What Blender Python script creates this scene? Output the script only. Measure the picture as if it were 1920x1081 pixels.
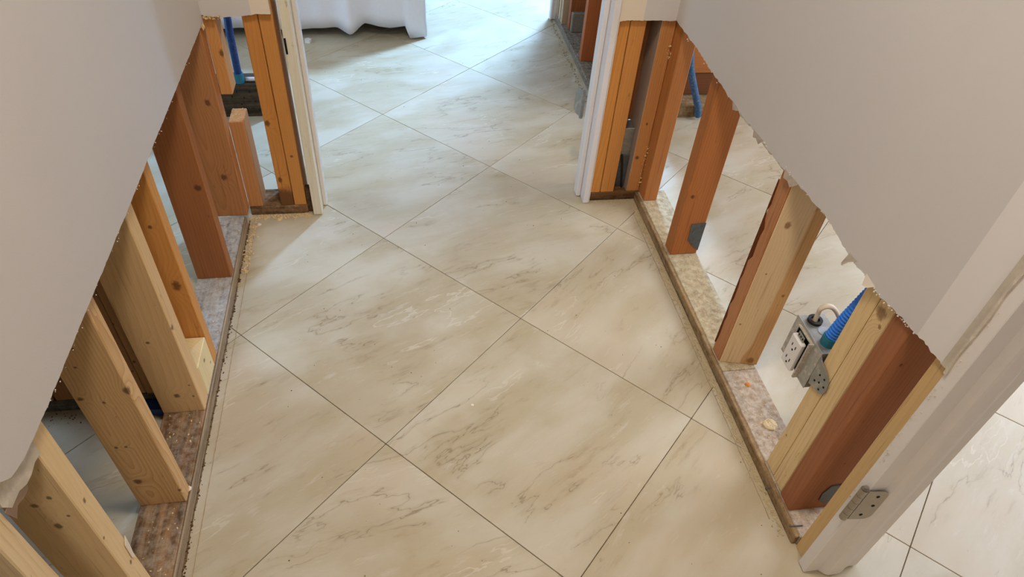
import bpy, bmesh, math, random
from mathutils import Vector, Matrix

for o in list(bpy.data.objects):
    bpy.data.objects.remove(o)
SC = bpy.context.scene
COL = SC.collection
RNG = random.Random(7)


def lin(r, g, b):
    f = lambda c: (c / 255 / 12.92) if c / 255 <= 0.04045 else ((c / 255 + 0.055) / 1.055) ** 2.4
    return (f(r), f(g), f(b), 1.0)


# ------------------------------------------------------------------ camera
CAM = bpy.data.cameras.new('camera')
CAM.sensor_fit = 'HORIZONTAL'
CAM.sensor_width = 36.0
CAM.lens = 1291.88 / 1920 * 36.0
CAM.clip_start = 0.02
cam = bpy.data.objects.new('camera', CAM)
COL.objects.link(cam)
_r = (0.98692364, -0.1494975, 0.06026797)
_u = (0.06077063, 0.69140493, 0.71990705)
_f = (0.14929387, 0.70683076, -0.69144892)
cam.matrix_world = Matrix(((_r[0], _u[0], -_f[0], 0.0), (_r[1], _u[1], -_f[1], 0.0),
                           (_r[2], _u[2], -_f[2], 1.344), (0, 0, 0, 1)))
SC.camera = cam

# ------------------------------------------------------------------ world, window daylight, exposure
W = bpy.data.worlds.new('world')
SC.world = W
W.use_nodes = True
W.node_tree.nodes['Background'].inputs[0].default_value = (0.75, 0.87, 1.0, 1)
W.node_tree.nodes['Background'].inputs[1].default_value = 0.5
SC.view_settings.view_transform = 'Standard'
SC.view_settings.look = 'None'
SC.view_settings.gamma = 1.0
SC.view_settings.exposure = 0.2
SC.view_settings.use_curve_mapping = False
SC.cycles.max_bounces = 6
SC.cycles.diffuse_bounces = 4
SC.cycles.glossy_bounces = 3
SC.cycles.transmission_bounces = 4
SC.cycles.caustics_reflective = False
SC.cycles.caustics_refractive = False


def area(name, loc, target, sx, sy, power, col):
    L = bpy.data.lights.new(name, 'AREA')
    L.shape = 'RECTANGLE'
    L.size, L.size_y = sx, sy
    L.energy = power
    L.color = col
    o = bpy.data.objects.new(name, L)
    COL.objects.link(o)
    o.location = loc
    d = Vector(target) - Vector(loc)
    o.rotation_euler = d.to_track_quat('-Z', 'Y').to_euler()
    return o


# daylight entering through the three windows (built further down at the same places)
area('daylight_far_window', (0.75, 4.93, 1.35), (0.75, 3.9, 1.25), 1.7, 1.5, 5, (0.5, 0.75, 1.0))
area('daylight_left_window', (-2.53, 2.1, 1.35), (-1.5, 2.1, 1.25), 1.7, 1.5, 36, (0.56, 0.76, 1.0))
area('daylight_right_window', (2.93, 1.35, 1.35), (1.9, 1.35, 1.25), 1.7, 1.5, 66, (0.78, 0.86, 1.0))

# ------------------------------------------------------------------ helpers: objects


def put(o, parent):
    COL.objects.link(o)
    if parent is not None:
        o.parent = parent
        if parent.type == 'EMPTY' or parent.location.length > 0:
            w = Vector((0, 0, 0))
            q = parent
            while q is not None:
                w += q.location
                q = q.parent
            o.location = Vector(o.location) - w
    return o


def meta(o, label=None, cat=None, group=None, kind=None):
    if label: o['label'] = label
    if cat: o['category'] = cat
    if group: o['group'] = group
    if kind: o['kind'] = kind
    return o


def empty(name, loc, label, cat, kind=None):
    o = bpy.data.objects.new(name, None)
    o.empty_display_size = 0.05
    o.location = loc
    COL.objects.link(o)
    return meta(o, label, cat, kind=kind)


def mesh_obj(name, bm, mats, parent=None, loc=(0, 0, 0), smooth=False):
    me = bpy.data.meshes.new(name)
    bm.normal_update()
    bm.to_mesh(me)
    bm.free()
    for m in (mats if isinstance(mats, (list, tuple)) else [mats]):
        me.materials.append(m)
    if smooth:
        for p in me.polygons: p.use_smooth = True
    o = bpy.data.objects.new(name, me)
    o.location = loc
    return put(o, parent)


def bm_box(bm, x0, x1, y0, y1, z0, z1, bevel=0.0, mi=0):
    vs = [bm.verts.new(c) for c in ((x0, y0, z0), (x1, y0, z0), (x1, y1, z0), (x0, y1, z0),
                                    (x0, y0, z1), (x1, y0, z1), (x1, y1, z1), (x0, y1, z1))]
    fs = [bm.faces.new([vs[i] for i in q]) for q in ((3, 2, 1, 0), (4, 5, 6, 7), (0, 1, 5, 4), (1, 2, 6, 5), (2, 3, 7, 6), (3, 0, 4, 7))]
    for f in fs: f.material_index = mi
    if bevel > 0:
        es = list({e for f in fs for e in f.edges})
        bmesh.ops.bevel(bm, geom=es, offset=bevel, segments=1, affect='EDGES')
    return vs


def box(name, x0, x1, y0, y1, z0, z1, mat, parent=None, bevel=0.0012, rotz=0.0):
    bm = bmesh.new()
    c = ((x0 + x1) / 2, (y0 + y1) / 2, z0)
    bm_box(bm, x0 - c[0], x1 - c[0], y0 - c[1], y1 - c[1], 0, z1 - z0, bevel)
    o = mesh_obj(name, bm, mat, parent, c)
    o.rotation_euler.z = rotz
    return o


def prism(name, pts, d, mat, parent=None, smooth=False):
    """closed planar loop of 3-D points extruded by vector d"""
    bm = bmesh.new()
    c = sum((Vector(p) for p in pts), Vector()) / len(pts)
    a = [bm.verts.new(Vector(p) - c) for p in pts]
    b = [bm.verts.new(Vector(p) - c + Vector(d)) for p in pts]
    n = len(pts)
    bm.faces.new(a[::-1]); bm.faces.new(b)
    for i in range(n):
        bm.faces.new((a[i], a[(i + 1) % n], b[(i + 1) % n], b[i]))
    bmesh.ops.recalc_face_normals(bm, faces=bm.faces)
    return mesh_obj(name, bm, mat, parent, c, smooth)


def spline(pts, step):
    P = [Vector(p) for p in pts]
    P = [2 * P[0] - P[1]] + P + [2 * P[-1] - P[-2]]
    out = []
    for i in range(1, len(P) - 2):
        a, b, c, d = P[i - 1:i + 3]
        n = max(2, int((c - b).length / step))
        for k in range(n):
            t = k / n
            out.append(0.5 * ((2 * b) + (c - a) * t + (2 * a - 5 * b + 4 * c - d) * t * t + (3 * b - a - 3 * c + d) * t ** 3))
    out.append(P[-2])
    return out


def tube(name, pts, r, mat, parent=None, step=0.01, n=12, rib=None, amp=0.0, flat=1.0, origin=None):
    """swept tube; rib = corrugation pitch, flat = width ratio of an oval section"""
    path = spline(pts, rib / 4 if rib else step)
    o0 = Vector(origin) if origin else path[0].copy()
    bm = bmesh.new()
    rings = []
    up = Vector((0.3, 0.2, 1)).normalized()
    L = 0.0
    prev = None
    for i, p in enumerate(path):
        t = (path[min(i + 1, len(path) - 1)] - path[max(i - 1, 0)]).normalized()
        if prev is None:
            a = t.cross(Vector((0.13, 1, 0.2))).normalized()
        else:
            a = (prev - t * prev.dot(t)).normalized()
            L += (p - path[i - 1]).length
        prev = a
        b = t.cross(a)
        rr = r * (1 + amp * (1 if (i % 4) in (1, 2) else -1)) if rib else r
        rings.append([bm.verts.new(p - o0 + (a * math.cos(2 * math.pi * k / n) * flat + b * math.sin(2 * math.pi * k / n)) * rr) for k in range(n)])
    for i in range(len(rings) - 1):
        for k in range(n):
            bm.faces.new((rings[i][k], rings[i][(k + 1) % n], rings[i + 1][(k + 1) % n], rings[i + 1][k]))
    bm.faces.new(rings[0][::-1]); bm.faces.new(rings[-1])
    return mesh_obj(name, bm, mat, parent, o0, True)


def cyl(name, c, r, axis, h, mat, parent=None, n=16, r2=None, hole=0.0):
    """cylinder (or ring when hole > 0) from c along axis"""
    ax = Vector(axis).normalized()
    a = ax.orthogonal().normalized()
    b = ax.cross(a)
    r2 = r if r2 is None else r2
    bm = bmesh.new()
    ring = lambda rad, off: [bm.verts.new((a * math.cos(2 * math.pi * k / n) + b * math.sin(2 * math.pi * k / n)) * rad + ax * off) for k in range(n)]
    A, B = ring(r, 0), ring(r2, h)
    for k in range(n):
        bm.faces.new((A[k], A[(k + 1) % n], B[(k + 1) % n], B[k]))
    if hole:
        A2, B2 = ring(hole, 0), ring(hole, h)
        for k in range(n):
            j = (k + 1) % n
            bm.faces.new((A2[j], A2[k], B2[k], B2[j]))
            bm.faces.new((A[j], A[k], A2[k], A2[j]))
            bm.faces.new((B[k], B[j], B2[j], B2[k]))
    else:
        bm.faces.new(A[::-1]); bm.faces.new(B)
    bmesh.ops.recalc_face_normals(bm, faces=bm.faces)
    return mesh_obj(name, bm, mat, parent, c)


def crumbs(name, spots, mat, parent=None, smin=0.001, smax=0.004, flat=0.5, seed=1, long=1.0):
    """many tiny broken bits in one mesh"""
    R = random.Random(seed)
    verts, faces = [], []
    for (x, y, z) in spots:
        s = R.uniform(smin, smax)
        ang = R.uniform(0, 6.283)
        l = s * R.uniform(1, long)
        ca, sa = math.cos(ang), math.sin(ang)
        k = len(verts)
        h = s * flat * R.uniform(0.6, 1.3)
        n = 5
        for zz, sc in ((0, 1.0), (h, 0.7)):
            for q in range(n):
                th = 6.283 * q / n
                rr = R.uniform(0.6, 1.0) * sc
                px, py = l * rr * math.cos(th), s * rr * math.sin(th)
                verts.append((x + px * ca - py * sa, y + px * sa + py * ca, z + zz))
        faces.append([k + n + q for q in range(n)])
        faces.append([k + q for q in range(n)][::-1])
        for q in range(n):
            j = (q + 1) % n
            faces.append((k + q, k + j, k + n + j, k + n + q))
    me = bpy.data.meshes.new(name)
    me.from_pydata(verts, [], faces)
    me.materials.append(mat)
    o = bpy.data.objects.new(name, me)
    o['kind'] = 'stuff'
    return put(o, parent)


# ------------------------------------------------------------------ helpers: materials


class NT:
    def __init__(self, name):
        self.m = bpy.data.materials.new(name)
        self.m.use_nodes = True
        self.t = self.m.node_tree
        self.b = self.t.nodes['Principled BSDF']

    def n(self, typ, **kw):
        x = self.t.nodes.new('ShaderNode' + typ)
        for k, v in kw.items(): setattr(x, k, v)
        return x

    def set(self, sock, v):
        if hasattr(v, 'is_output') or isinstance(v, bpy.types.NodeSocket): self.t.links.new(v, sock)
        else: sock.default_value = v

    def math(self, op, a, b=None, c=None, clamp=False):
        x = self.n('Math', operation=op, use_clamp=clamp)
        self.set(x.inputs[0], a)
        if b is not None: self.set(x.inputs[1], b)
        if c is not None: self.set(x.inputs[2], c)
        return x.outputs[0]

    def vmath(self, op, a, b=None):
        x = self.n('VectorMath', operation=op)
        self.set(x.inputs[0], a)
        if b is not None: self.set(x.inputs[1], b)
        return x.outputs['Value'] if op in ('LENGTH', 'DOT_PRODUCT', 'DISTANCE') else x.outputs[0]

    def mix(self, f, a, b, mode='MIX'):
        x = self.n('Mix', data_type='RGBA', blend_type=mode)
        self.set(x.inputs[0], f); self.set(x.inputs[6], a); self.set(x.inputs[7], b)
        return x.outputs[2]

    def ramp(self, v, lo, hi, smooth=True):
        x = self.n('MapRange', interpolation_type='SMOOTHSTEP' if smooth else 'LINEAR')
        self.set(x.inputs[0], v)
        x.inputs[1].default_value, x.inputs[2].default_value = lo, hi
        return x.outputs[0]

    def noise(self, vec, scale=1.0, detail=4.0, rough=0.55, dist=0.0, out=0):
        x = self.n('TexNoise')
        self.set(x.inputs['Vector'], vec)
        x.inputs['Scale'].default_value = scale
        x.inputs['Detail'].default_value = detail
        x.inputs['Roughness'].default_value = rough
        x.inputs['Distortion'].default_value = dist
        return x.outputs[out]

    def coord(self, which='Object'):
        return self.n('TexCoord').outputs[which]

    def scale(self, v, s):
        return self.vmath('MULTIPLY', v, s)

    def bump(self, h, strength=0.2, dist=0.002):
        x = self.n('Bump')
        self.set(x.inputs['Height'], h)
        x.inputs['Strength'].default_value = strength
        x.inputs['Distance'].default_value = dist
        self.t.links.new(x.outputs[0], self.b.inputs['Normal'])

    def done(self, col=None, rough=None, spec=0.3, metal=0.0):
        if col is not None: self.set(self.b.inputs['Base Color'], col)
        if rough is not None: self.set(self.b.inputs['Roughness'], rough)
        self.b.inputs['Specular IOR Level'].default_value = spec
        self.b.inputs['Metallic'].default_value = metal
        return self.m


_wood_seed = [0]


def wood(name, light, dark, origin=(0, 0, 0), knots=(), ring=(0.03, 0.06), tilt=(0.03, -0.02), period=0.007,
         contrast=0.55, along='Z', stain=None, heart=None, knotcol=(70, 38, 18), rough=0.62):
    """sawn pine: annual rings about a tilted pith axis, fibres, knots at given world points, optional water stain
    stain = (r,g,b, height, softness); heart = ((r,g,b), axis, from, to) a band of darker heartwood"""
    _wood_seed[0] += 1
    sd = _wood_seed[0] * 3.71
    tone_ = lambda c: (min(255, c[0] * 1.0), min(255, c[1] * 1.045), min(255, c[2] * 1.09 + 3))
    light, dark = tone_(light), tone_(dark)
    N = NT(name)
    P = N.coord('Object')
    if along != 'Z':
        mp = N.n('Mapping')
        N.set(mp.inputs[0], P)
        mp.inputs['Rotation'].default_value = (math.pi / 2, 0, 0) if along == 'Y' else (0, math.pi / 2, 0)
        P = mp.outputs[0]
    seedv = N.vmath('ADD', P, (sd, sd * 0.7, sd * 1.3))
    warp = N.noise(N.scale(seedv, (9, 9, 1.6)), 1.0, 3.0, 0.5, out=1)
    warp = N.scale(N.vmath('SUBTRACT', warp, (0.5, 0.5, 0.5)), (0.022, 0.022, 0.0))
    Q = N.vmath('ADD', P, warp)
    kmask = None
    kno = N.math('MULTIPLY', N.noise(P, 170.0, 2.0), 0.8) if knots else None
    for (kx, ky, kz, kr) in knots:
        d = N.vmath('LENGTH', N.scale(N.vmath('SUBTRACT', P, (kx - origin[0], ky - origin[1], kz - origin[2])), (1 / kr, 1 / kr, (0.6 + 0.5 * ((kz * 97.0) % 1.0)) / kr)))
        g = N.math('MULTIPLY', N.math('EXPONENT', N.math('MULTIPLY', N.math('MULTIPLY', d, d), -0.18)), kr * 1.5)
        cb = N.n('CombineXYZ')
        N.set(cb.inputs[0], g); N.set(cb.inputs[1], g)
        Q = N.vmath('ADD', Q, cb.outputs[0])
        m = N.ramp(N.math('ADD', d, kno), 1.5, 0.8)
        kmask = m if kmask is None else N.math('MAXIMUM', kmask, m)
    mp = N.n('Mapping')
    N.set(mp.inputs[0], Q)
    mp.inputs['Location'].default_value = (ring[0], ring[1], 0)
    mp.inputs['Rotation'].default_value = (tilt[0], tilt[1], 0)
    wv = N.n('TexWave', wave_type='RINGS', rings_direction='Z', wave_profile='SAW')
    N.set(wv.inputs['Vector'], mp.outputs[0])
    wv.inputs['Scale'].default_value = 0.314 / period
    wv.inputs['Distortion'].default_value = 0.6
    wv.inputs['Detail'].default_value = 2.0
    wv.inputs['Detail Scale'].default_value = 0.6
    rings = N.math('POWER', wv.outputs['Fac'], 2.2)
    fib = N.noise(N.scale(seedv, (420, 420, 9)), 1.0, 3.0, 0.6)
    tone = N.noise(N.scale(seedv, (14, 14, 1.5)), 1.0, 2.0, 0.5)
    f = N.math('ADD', N.math('MULTIPLY', rings, contrast * 0.8), N.math('MULTIPLY', N.math('SUBTRACT', fib, 0.5), 0.55))
    f = N.math('ADD', f, N.math('MULTIPLY', N.math('SUBTRACT', tone, 0.42), 1.0), clamp=True)
    col = N.mix(f, lin(*light), lin(*dark))
    if heart:
        hc, ax, a, b = heart
        sx = N.n('SeparateXYZ'); N.set(sx.inputs[0], Q)
        hm = N.ramp(sx.outputs[ax], a, b)
        col = N.mix(N.math('MULTIPLY', hm, 0.8), col, N.mix(N.math('MULTIPLY', rings, 0.9), lin(*hc), lin(*dark)))
    if stain:
        sx = N.n('SeparateXYZ'); N.set(sx.inputs[0], P)
        zz = N.math('ADD', sx.outputs[2], N.math('MULTIPLY', N.math('SUBTRACT', N.noise(seedv, 22.0, 4.0), 0.5), stain[4] * 2.0))
        col = N.mix(N.math('MULTIPLY', N.ramp(zz, stain[3] + stain[4] * 0.4, stain[3] - stain[4] * 0.4), 0.8), col, lin(*stain[:3]))
    if kmask is not None:
        col = N.mix(N.math('MULTIPLY', kmask, 0.75), col, lin(*knotcol))
    # scattered scuffs
    sc = N.ramp(N.noise(N.scale(seedv, (80, 80, 22)), 1.0, 4.0, 0.68), 0.64, 0.76)
    col = N.mix(N.math('MULTIPLY', sc, 0.5), col, lin(dark[0] * 0.55, dark[1] * 0.5, dark[2] * 0.45))
    st = N.ramp(N.noise(N.scale(seedv, (150, 150, 3.5)), 1.0, 3.0, 0.6), 0.60, 0.70)
    col = N.mix(N.math('MULTIPLY', st, 0.32), col, lin(dark[0] * 0.7, dark[1] * 0.62, dark[2] * 0.55))
    N.bump(N.noise(N.scale(P, (420, 420, 9)), 1.0, 2.0, 0.6), 0.3, 0.001)
    return N.done(col, rough, 0.25)


def plain(name, rgb, rough=0.6, spec=0.3, metal=0.0, var=0.06, scale=40.0, bump=0.0, dirt=None, dirtamt=0.5):
    N = NT(name)
    P = N.coord('Object')
    nz = N.noise(P, scale, 4.0, 0.6)
    a = lin(*[c * (1 - var) for c in rgb]); b = lin(*[min(255, c * (1 + var)) for c in rgb])
    col = N.mix(nz, a, b)
    if dirt:
        m = N.ramp(N.noise(P, scale * 0.7, 5.0, 0.65), 0.5, 0.68)
        col = N.mix(N.math('MULTIPLY', m, dirtamt), col, lin(*dirt))
    if bump: N.bump(N.noise(P, scale * 4, 3.0, 0.6), bump, 0.001)
    return N.done(col, rough, spec, metal)


def dusty(name, base, dust, amt=0.55, along='Y', stain=None, dark=None):
    """old sole-plate timber under plaster dust"""
    _wood_seed[0] += 1
    sd = _wood_seed[0] * 2.37
    N = NT(name)
    P = N.vmath('ADD', N.coord('Object'), (sd, sd * 1.7, sd * 0.4))
    s = (70, 5, 70) if along == 'Y' else (5, 70, 70)
    g = N.noise(N.scale(P, s), 1.0, 4.0, 0.65)
    dk = dark or tuple(c * 0.5 for c in base)
    col = N.mix(N.ramp(g, 0.35, 0.7), lin(*base), lin(*dk))
    if stain:
        col = N.mix(N.math('MULTIPLY', N.ramp(N.noise(P, 16.0, 4.0, 0.6), 0.48, 0.6), 0.75), col, lin(*stain))
    d = N.ramp(N.noise(P, 60.0, 6.0, 0.74), 0.5 - amt * 0.36, 0.74)
    col = N.mix(N.math('MULTIPLY', d, amt), col, lin(*dust))
    sp = N.ramp(N.noise(P, 380.0, 2.0, 0.5), 0.62, 0.7)
    col = N.mix(N.math('MULTIPLY', sp, 0.4), col, lin(dust[0] * 0.45, dust[1] * 0.42, dust[2] * 0.38))
    N.bump(N.math('ADD', g, N.noise(P, 160.0, 3.0)), 0.5, 0.0015)
    return N.done(col, 0.85, 0.15)


def tile_material():
    N = NT('stone_tile')
    oi = N.n('ObjectInfo')
    rnd = oi.outputs['Random']
    P = N.coord('Object')
    # local axes run along the grout; the veining crosses the tile at a slant that differs from tile to tile
    rot = N.n('VectorRotate', rotation_type='Z_AXIS')
    N.set(rot.inputs['Vector'], P)
    N.set(rot.inputs['Angle'], N.math('ADD', N.math('MULTIPLY', rnd, -0.6), -0.95))
    off = N.n('CombineXYZ')
    N.set(off.inputs[0], N.math('MULTIPLY', rnd, 37.0)); N.set(off.inputs[1], N.math('MULTIPLY', rnd, 91.0))
    N.set(off.inputs[2], N.math('MULTIPLY', rnd, 13.0))
    V = N.vmath('ADD', rot.outputs[0], off.outputs[0])
    wpn = N.noise(V, 3.2, 5.0, 0.58, out=1)
    wp = N.scale(N.vmath('SUBTRACT', wpn, (0.5, 0.5, 0.5)), (0.13, 0.06, 0.0))
    Vw = N.vmath('ADD', V, wp)
    soft = N.noise(N.scale(Vw, (2.6, 7.0, 3.0)), 1.0, 3.0, 0.55)
    fine = N.noise(N.scale(Vw, (10.0, 44.0, 9.0)), 1.0, 6.0, 0.70)
    sp = N.n('SeparateXYZ'); N.set(sp.inputs[0], wpn)
    patch = sp.outputs[2]
    c = N.mix(N.ramp(N.math('ADD', soft, N.math('MULTIPLY', N.math('SUBTRACT', fine, 0.5), 0.35)), 0.36, 0.64), lin(181, 166, 136), lin(195, 184, 161))
    c = N.mix(N.math('MULTIPLY', N.ramp(patch, 0.50, 0.66), 0.5), c, lin(172, 153, 119))
    c = N.mix(N.math('MULTIPLY', N.ramp(patch, 0.48, 0.36), 0.35), c, lin(192, 170, 142))
    # long dark threads that come and go, following the drift of the stone
    n1 = N.noise(N.scale(Vw, (2.2, 9.5, 3.0)), 1.0, 5.0, 0.55)
    da = N.math('ABSOLUTE', N.math('SUBTRACT', n1, 0.5))
    come = N.ramp(sp.outputs[0], 0.50, 0.58)
    c = N.mix(N.math('MULTIPLY', N.math('MULTIPLY', N.ramp(da, 0.035, 0.004), come), 0.2), c, lin(150, 130, 96))
    c = N.mix(N.math('MULTIPLY', N.math('MULTIPLY', N.ramp(da, 0.0045, 0.001), come), 0.5), c, lin(112, 90, 62))
    # pale crusted veins
    db = N.math('ABSOLUTE', N.math('SUBTRACT', n1, 0.60))
    go = N.ramp(sp.outputs[1], 0.47, 0.56)
    c = N.mix(N.math('MULTIPLY', N.math('MULTIPLY', N.ramp(db, 0.010, 0.003), go), 0.55), c, lin(210, 199, 178))
    # streaky brown smudges and pits
    c = N.mix(N.math('MULTIPLY', N.math('MULTIPLY', N.ramp(fine, 0.50, 0.72), N.ramp(soft, 0.60, 0.40)), 0.5), c, lin(146, 122, 86))
    c = N.mix(N.math('MULTIPLY', N.ramp(fine, 0.66, 0.76), 0.5), c, lin(108, 86, 58))
    c = N.mix(N.math('MULTIPLY', N.ramp(fine, 0.44, 0.28), 0.45), c, lin(208, 200, 186))
    c = N.mix(N.math('MULTIPLY', N.math('SUBTRACT', rnd, 0.5, clamp=True), 0.3), c, lin(184, 164, 130))
    rg = N.math('ADD', 0.40, N.math('MULTIPLY', soft, 0.14))
    return N.done(c, rg, 0.45)


def paint_material(name, rgb, stipple=0.25):
    N = NT(name)
    P = N.coord('Object')
    n = N.noise(P, 3.0, 3.0, 0.5)
    c = N.mix(n, lin(*[x * 0.975 for x in rgb]), lin(*[min(255, x * 1.02) for x in rgb]))
    sc = N.ramp(N.noise(N.scale(P, (25, 25, 60)), 1.0, 5.0, 0.7), 0.74, 0.80)
    c = N.mix(N.math('MULTIPLY', sc, 0.10), c, lin(rgb[0] * 0.7, rgb[1] * 0.69, rgb[2] * 0.68))
    N.bump(N.noise(P, 420.0, 3.0, 0.6), stipple, 0.0006)
    return N.done(c, 0.7, 0.2)


M_PAINT = paint_material('grey_wall_paint', (205, 199, 194))
M_CREAM = paint_material('cream_bare_drywall', (226, 212, 192), 0.1)
M_PRIMER = paint_material('pale_primer_band', (222, 215, 209), 0.1)
M_CREAM2 = plain('smeared_joint_compound', (196, 184, 166), 0.8, var=0.08, scale=60, dirt=(226, 216, 200))
M_GYP = plain('gypsum_core', (222, 214, 202), 0.95, 0.1, var=0.10, scale=220, bump=0.5, dirt=(170, 155, 135))
M_PAPER = plain('torn_drywall_paper', (176, 162, 146), 0.9, 0.1, var=0.12, scale=90)
M_BROWNPAPER = plain('brown_backing_paper', (142, 118, 98), 0.9, 0.1, var=0.1, scale=60)
M_TILE = tile_material()
_g = NT('window_glass')
_g.b.inputs['Transmission Weight'].default_value = 1.0
M_GLASS = _g.done((0.95, 0.98, 1.0, 1), 0.02, 0.5)
M_GROUT = plain('dark_grout', (98, 80, 56), 0.95, 0.1, var=0.25, scale=26, dirt=(182, 164, 132), dirtamt=0.95)
M_GROUT.node_tree.nodes['Principled BSDF'].inputs['Specular IOR Level'].default_value = 0.05
M_WHITE = plain('white_gloss_trim', (226, 222, 222), 0.42, 0.4, var=0.015, scale=20)
M_WHITE2 = plain('offwhite_jamb_paint', (222, 214, 206), 0.5, 0.35, var=0.02, scale=25)
M_RAWTRIM = wood('pale_unpainted_jamb', (226, 208, 176), (206, 178, 136), contrast=0.25, ring=(0.2, 0.3), period=0.012)
M_CLOTH = plain('white_cotton_cloth', (225, 224, 228), 0.9, 0.1, var=0.02, scale=90, bump=0.15)
M_STEEL = plain('galvanised_steel', (150, 150, 146), 0.45, 0.5, 0.75, var=0.12, scale=70, dirt=(190, 184, 172), dirtamt=0.5)
M_STEELDK = plain('weathered_steel', (92, 96, 98), 0.5, 0.5, 0.6, var=0.2, scale=90, dirt=(60, 58, 56))
M_NICKEL = plain('satin_nickel', (158, 150, 140), 0.34, 0.5, 0.9, var=0.06, scale=60)
M_SLOT = plain('black_slot', (22, 20, 20), 0.7, 0.2, var=0.1)
M_PLASTIC = plain('white_device_plastic', (226, 220, 214), 0.4, 0.4, var=0.02)
M_BLUE = plain('blue_conduit', (50, 126, 226), 0.45, 0.4, var=0.05)
M_BLUEDK = plain('dark_blue_conduit', (14, 52, 108), 0.5, 0.4, var=0.08, dirt=(120, 120, 110), dirtamt=0.15)
M_TEAL = plain('teal_connector', (34, 108, 128), 0.45, 0.4, var=0.05)
M_BEIGE = plain('beige_cable_jacket', (214, 196, 172), 0.5, 0.35, var=0.03)
M_BLACK = plain('black_rubber_and_shade', (34, 30, 28), 0.6, 0.3, var=0.1)
M_DUST = plain('tan_dust', (188, 170, 134), 0.95, 0.1, var=0.08, scale=110, bump=0.4, dirt=(160, 138, 100), dirtamt=0.35)
M_CHIP = plain('pale_wood_splinters', (214, 186, 138), 0.85, 0.15, var=0.15, scale=120)
M_CHIPDK = plain('dark_grit', (84, 62, 42), 0.9, 0.1, var=0.25, scale=120)
M_PLASTERLUMP = plain('dried_plaster', (212, 190, 150), 0.95, 0.1, var=0.1, scale=200, bump=0.8, dirt=(170, 140, 96))

# ------------------------------------------------------------------ plan of the place (metres)
XL, XR = -0.467, 0.773          # corridor faces of the two long stud walls
DW = 0.0127                     # plasterboard thickness
YE = 1.765                      # corridor face of the end-wall studs
SD = 0.089                      # stud depth
ZP = 0.031                      # top of the sole plates
ZC = 2.42                       # ceiling

# ------------------------------------------------------------------ floor and its tiles
bm = bmesh.new()
bm_box(bm, -2.6, 3.0, -1.9, 5.0, -0.12, -0.0035)
floor = mesh_obj('floor', bm, M_GROUT)
meta(floor, 'beige stone tile floor laid diagonally through the passage', 'floor', kind='structure')
ANG = math.radians(45.66625)
PIT = 0.512
O0 = (-0.428, 1.2655)
E1 = (math.cos(ANG), -math.sin(ANG)); E2 = (math.sin(ANG), math.cos(ANG))
g = 0.0008
bm = bmesh.new()
bm_box(bm, -PIT / 2 + g, PIT / 2 - g, -PIT / 2 + g, PIT / 2 - g, -0.010, 0.0, 0.0008)
tile_me = bpy.data.meshes.new('floor_tile')
bm.to_mesh(tile_me); bm.free()
tile_me.materials.append(M_TILE)
for i in range(-14, 14):
    for j in range(-14, 16):
        cx = O0[0] + (i + 0.5) * E1[0] * PIT + (j + 0.5) * E2[0] * PIT
        cy = O0[1] + (i + 0.5) * E1[1] * PIT + (j + 0.5) * E2[1] * PIT
        if -2.35 < cx < 2.75 and -0.4 < cy < 4.75:
            t = bpy.data.objects.new('floor_tile', tile_me)
            t.location = (cx, cy, 0)
            t.rotation_euler.z = -ANG
            put(t, floor)

# ------------------------------------------------------------------ ceiling and outer shell of the rooms around
bm = bmesh.new()
bm_box(bm, -2.6, 3.0, -1.9, 5.0, ZC, ZC + 0.05)
meta(mesh_obj('ceiling', bm, M_PAINT), 'flat painted ceiling over the rooms', 'ceiling', kind='structure')


def outer_wall(name, label, axis, pos, a0, a1, win=None):
    """wall at pos on axis; win = (b0, b1, z0, z1) opening"""
    bm = bmesh.new()
    t = 0.1 if pos > 0 else -0.1

    def piece(b0, b1, z0, z1):
        lo, hi = min(pos, pos + t), max(pos, pos + t)
        if axis == 'x': bm_box(bm, lo, hi, b0, b1, z0, z1)
        else: bm_box(bm, b0, b1, lo, hi, z0, z1)
    if win:
        b0, b1, z0, z1 = win
        piece(a0, b0, -0.1, ZC); piece(b1, a1, -0.1, ZC); piece(b0, b1, -0.1, z0); piece(b0, b1, z1, ZC)
    else:
        piece(a0, a1, -0.1, ZC)
    return meta(mesh_obj(name, bm, M_PAINT), label, 'wall', kind='structure')


outer_wall('wall_outer_left', 'painted outer wall with window on the far left', 'x', -2.6, -1.9, 5.0, (1.2, 3.0, 0.55, 2.15))
outer_wall('wall_outer_right', 'painted outer wall with window on the far right', 'x', 3.0, -1.9, 5.0, (0.45, 2.25, 0.55, 2.15))
outer_wall('wall_outer_far', 'painted outer wall with window at the far end', 'y', 5.0, -2.6, 3.0, (-0.15, 1.65, 0.55, 2.15))
outer_wall('wall_outer_near', 'painted wall behind the viewer', 'y', -1.9, -2.6, 3.0)


def window(name, label, axis, pos, b0, b1, z0, z1):
    r = empty(name, (pos if axis == 'x' else (b0 + b1) / 2, pos if axis == 'y' else (b0 + b1) / 2, z0), label, 'window', 'structure')
    t = 0.05 if pos > 0 else -0.05

    def bar(nm, a, b, c, d, mt=M_WHITE, inset=0.0):
        lo, hi = min(pos, pos + t) + inset, max(pos, pos + t) - inset
        if axis == 'x': box(nm, lo, hi, a, b, c, d, mt, r)
        else: box(nm, a, b, lo, hi, c, d, mt, r)
    bar('window_frame', b0, b0 + 0.05, z0, z1); bar('window_frame', b1 - 0.05, b1, z0, z1)
    bar('window_pane', b0 + 0.05, b1 - 0.05, z0 + 0.05, z1 - 0.05, M_GLASS, 0.02)
    bar('window_frame', b0 + 0.05, b1 - 0.05, z0, z0 + 0.05); bar('window_frame', b0 + 0.05, b1 - 0.05, z1 - 0.05, z1)


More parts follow.
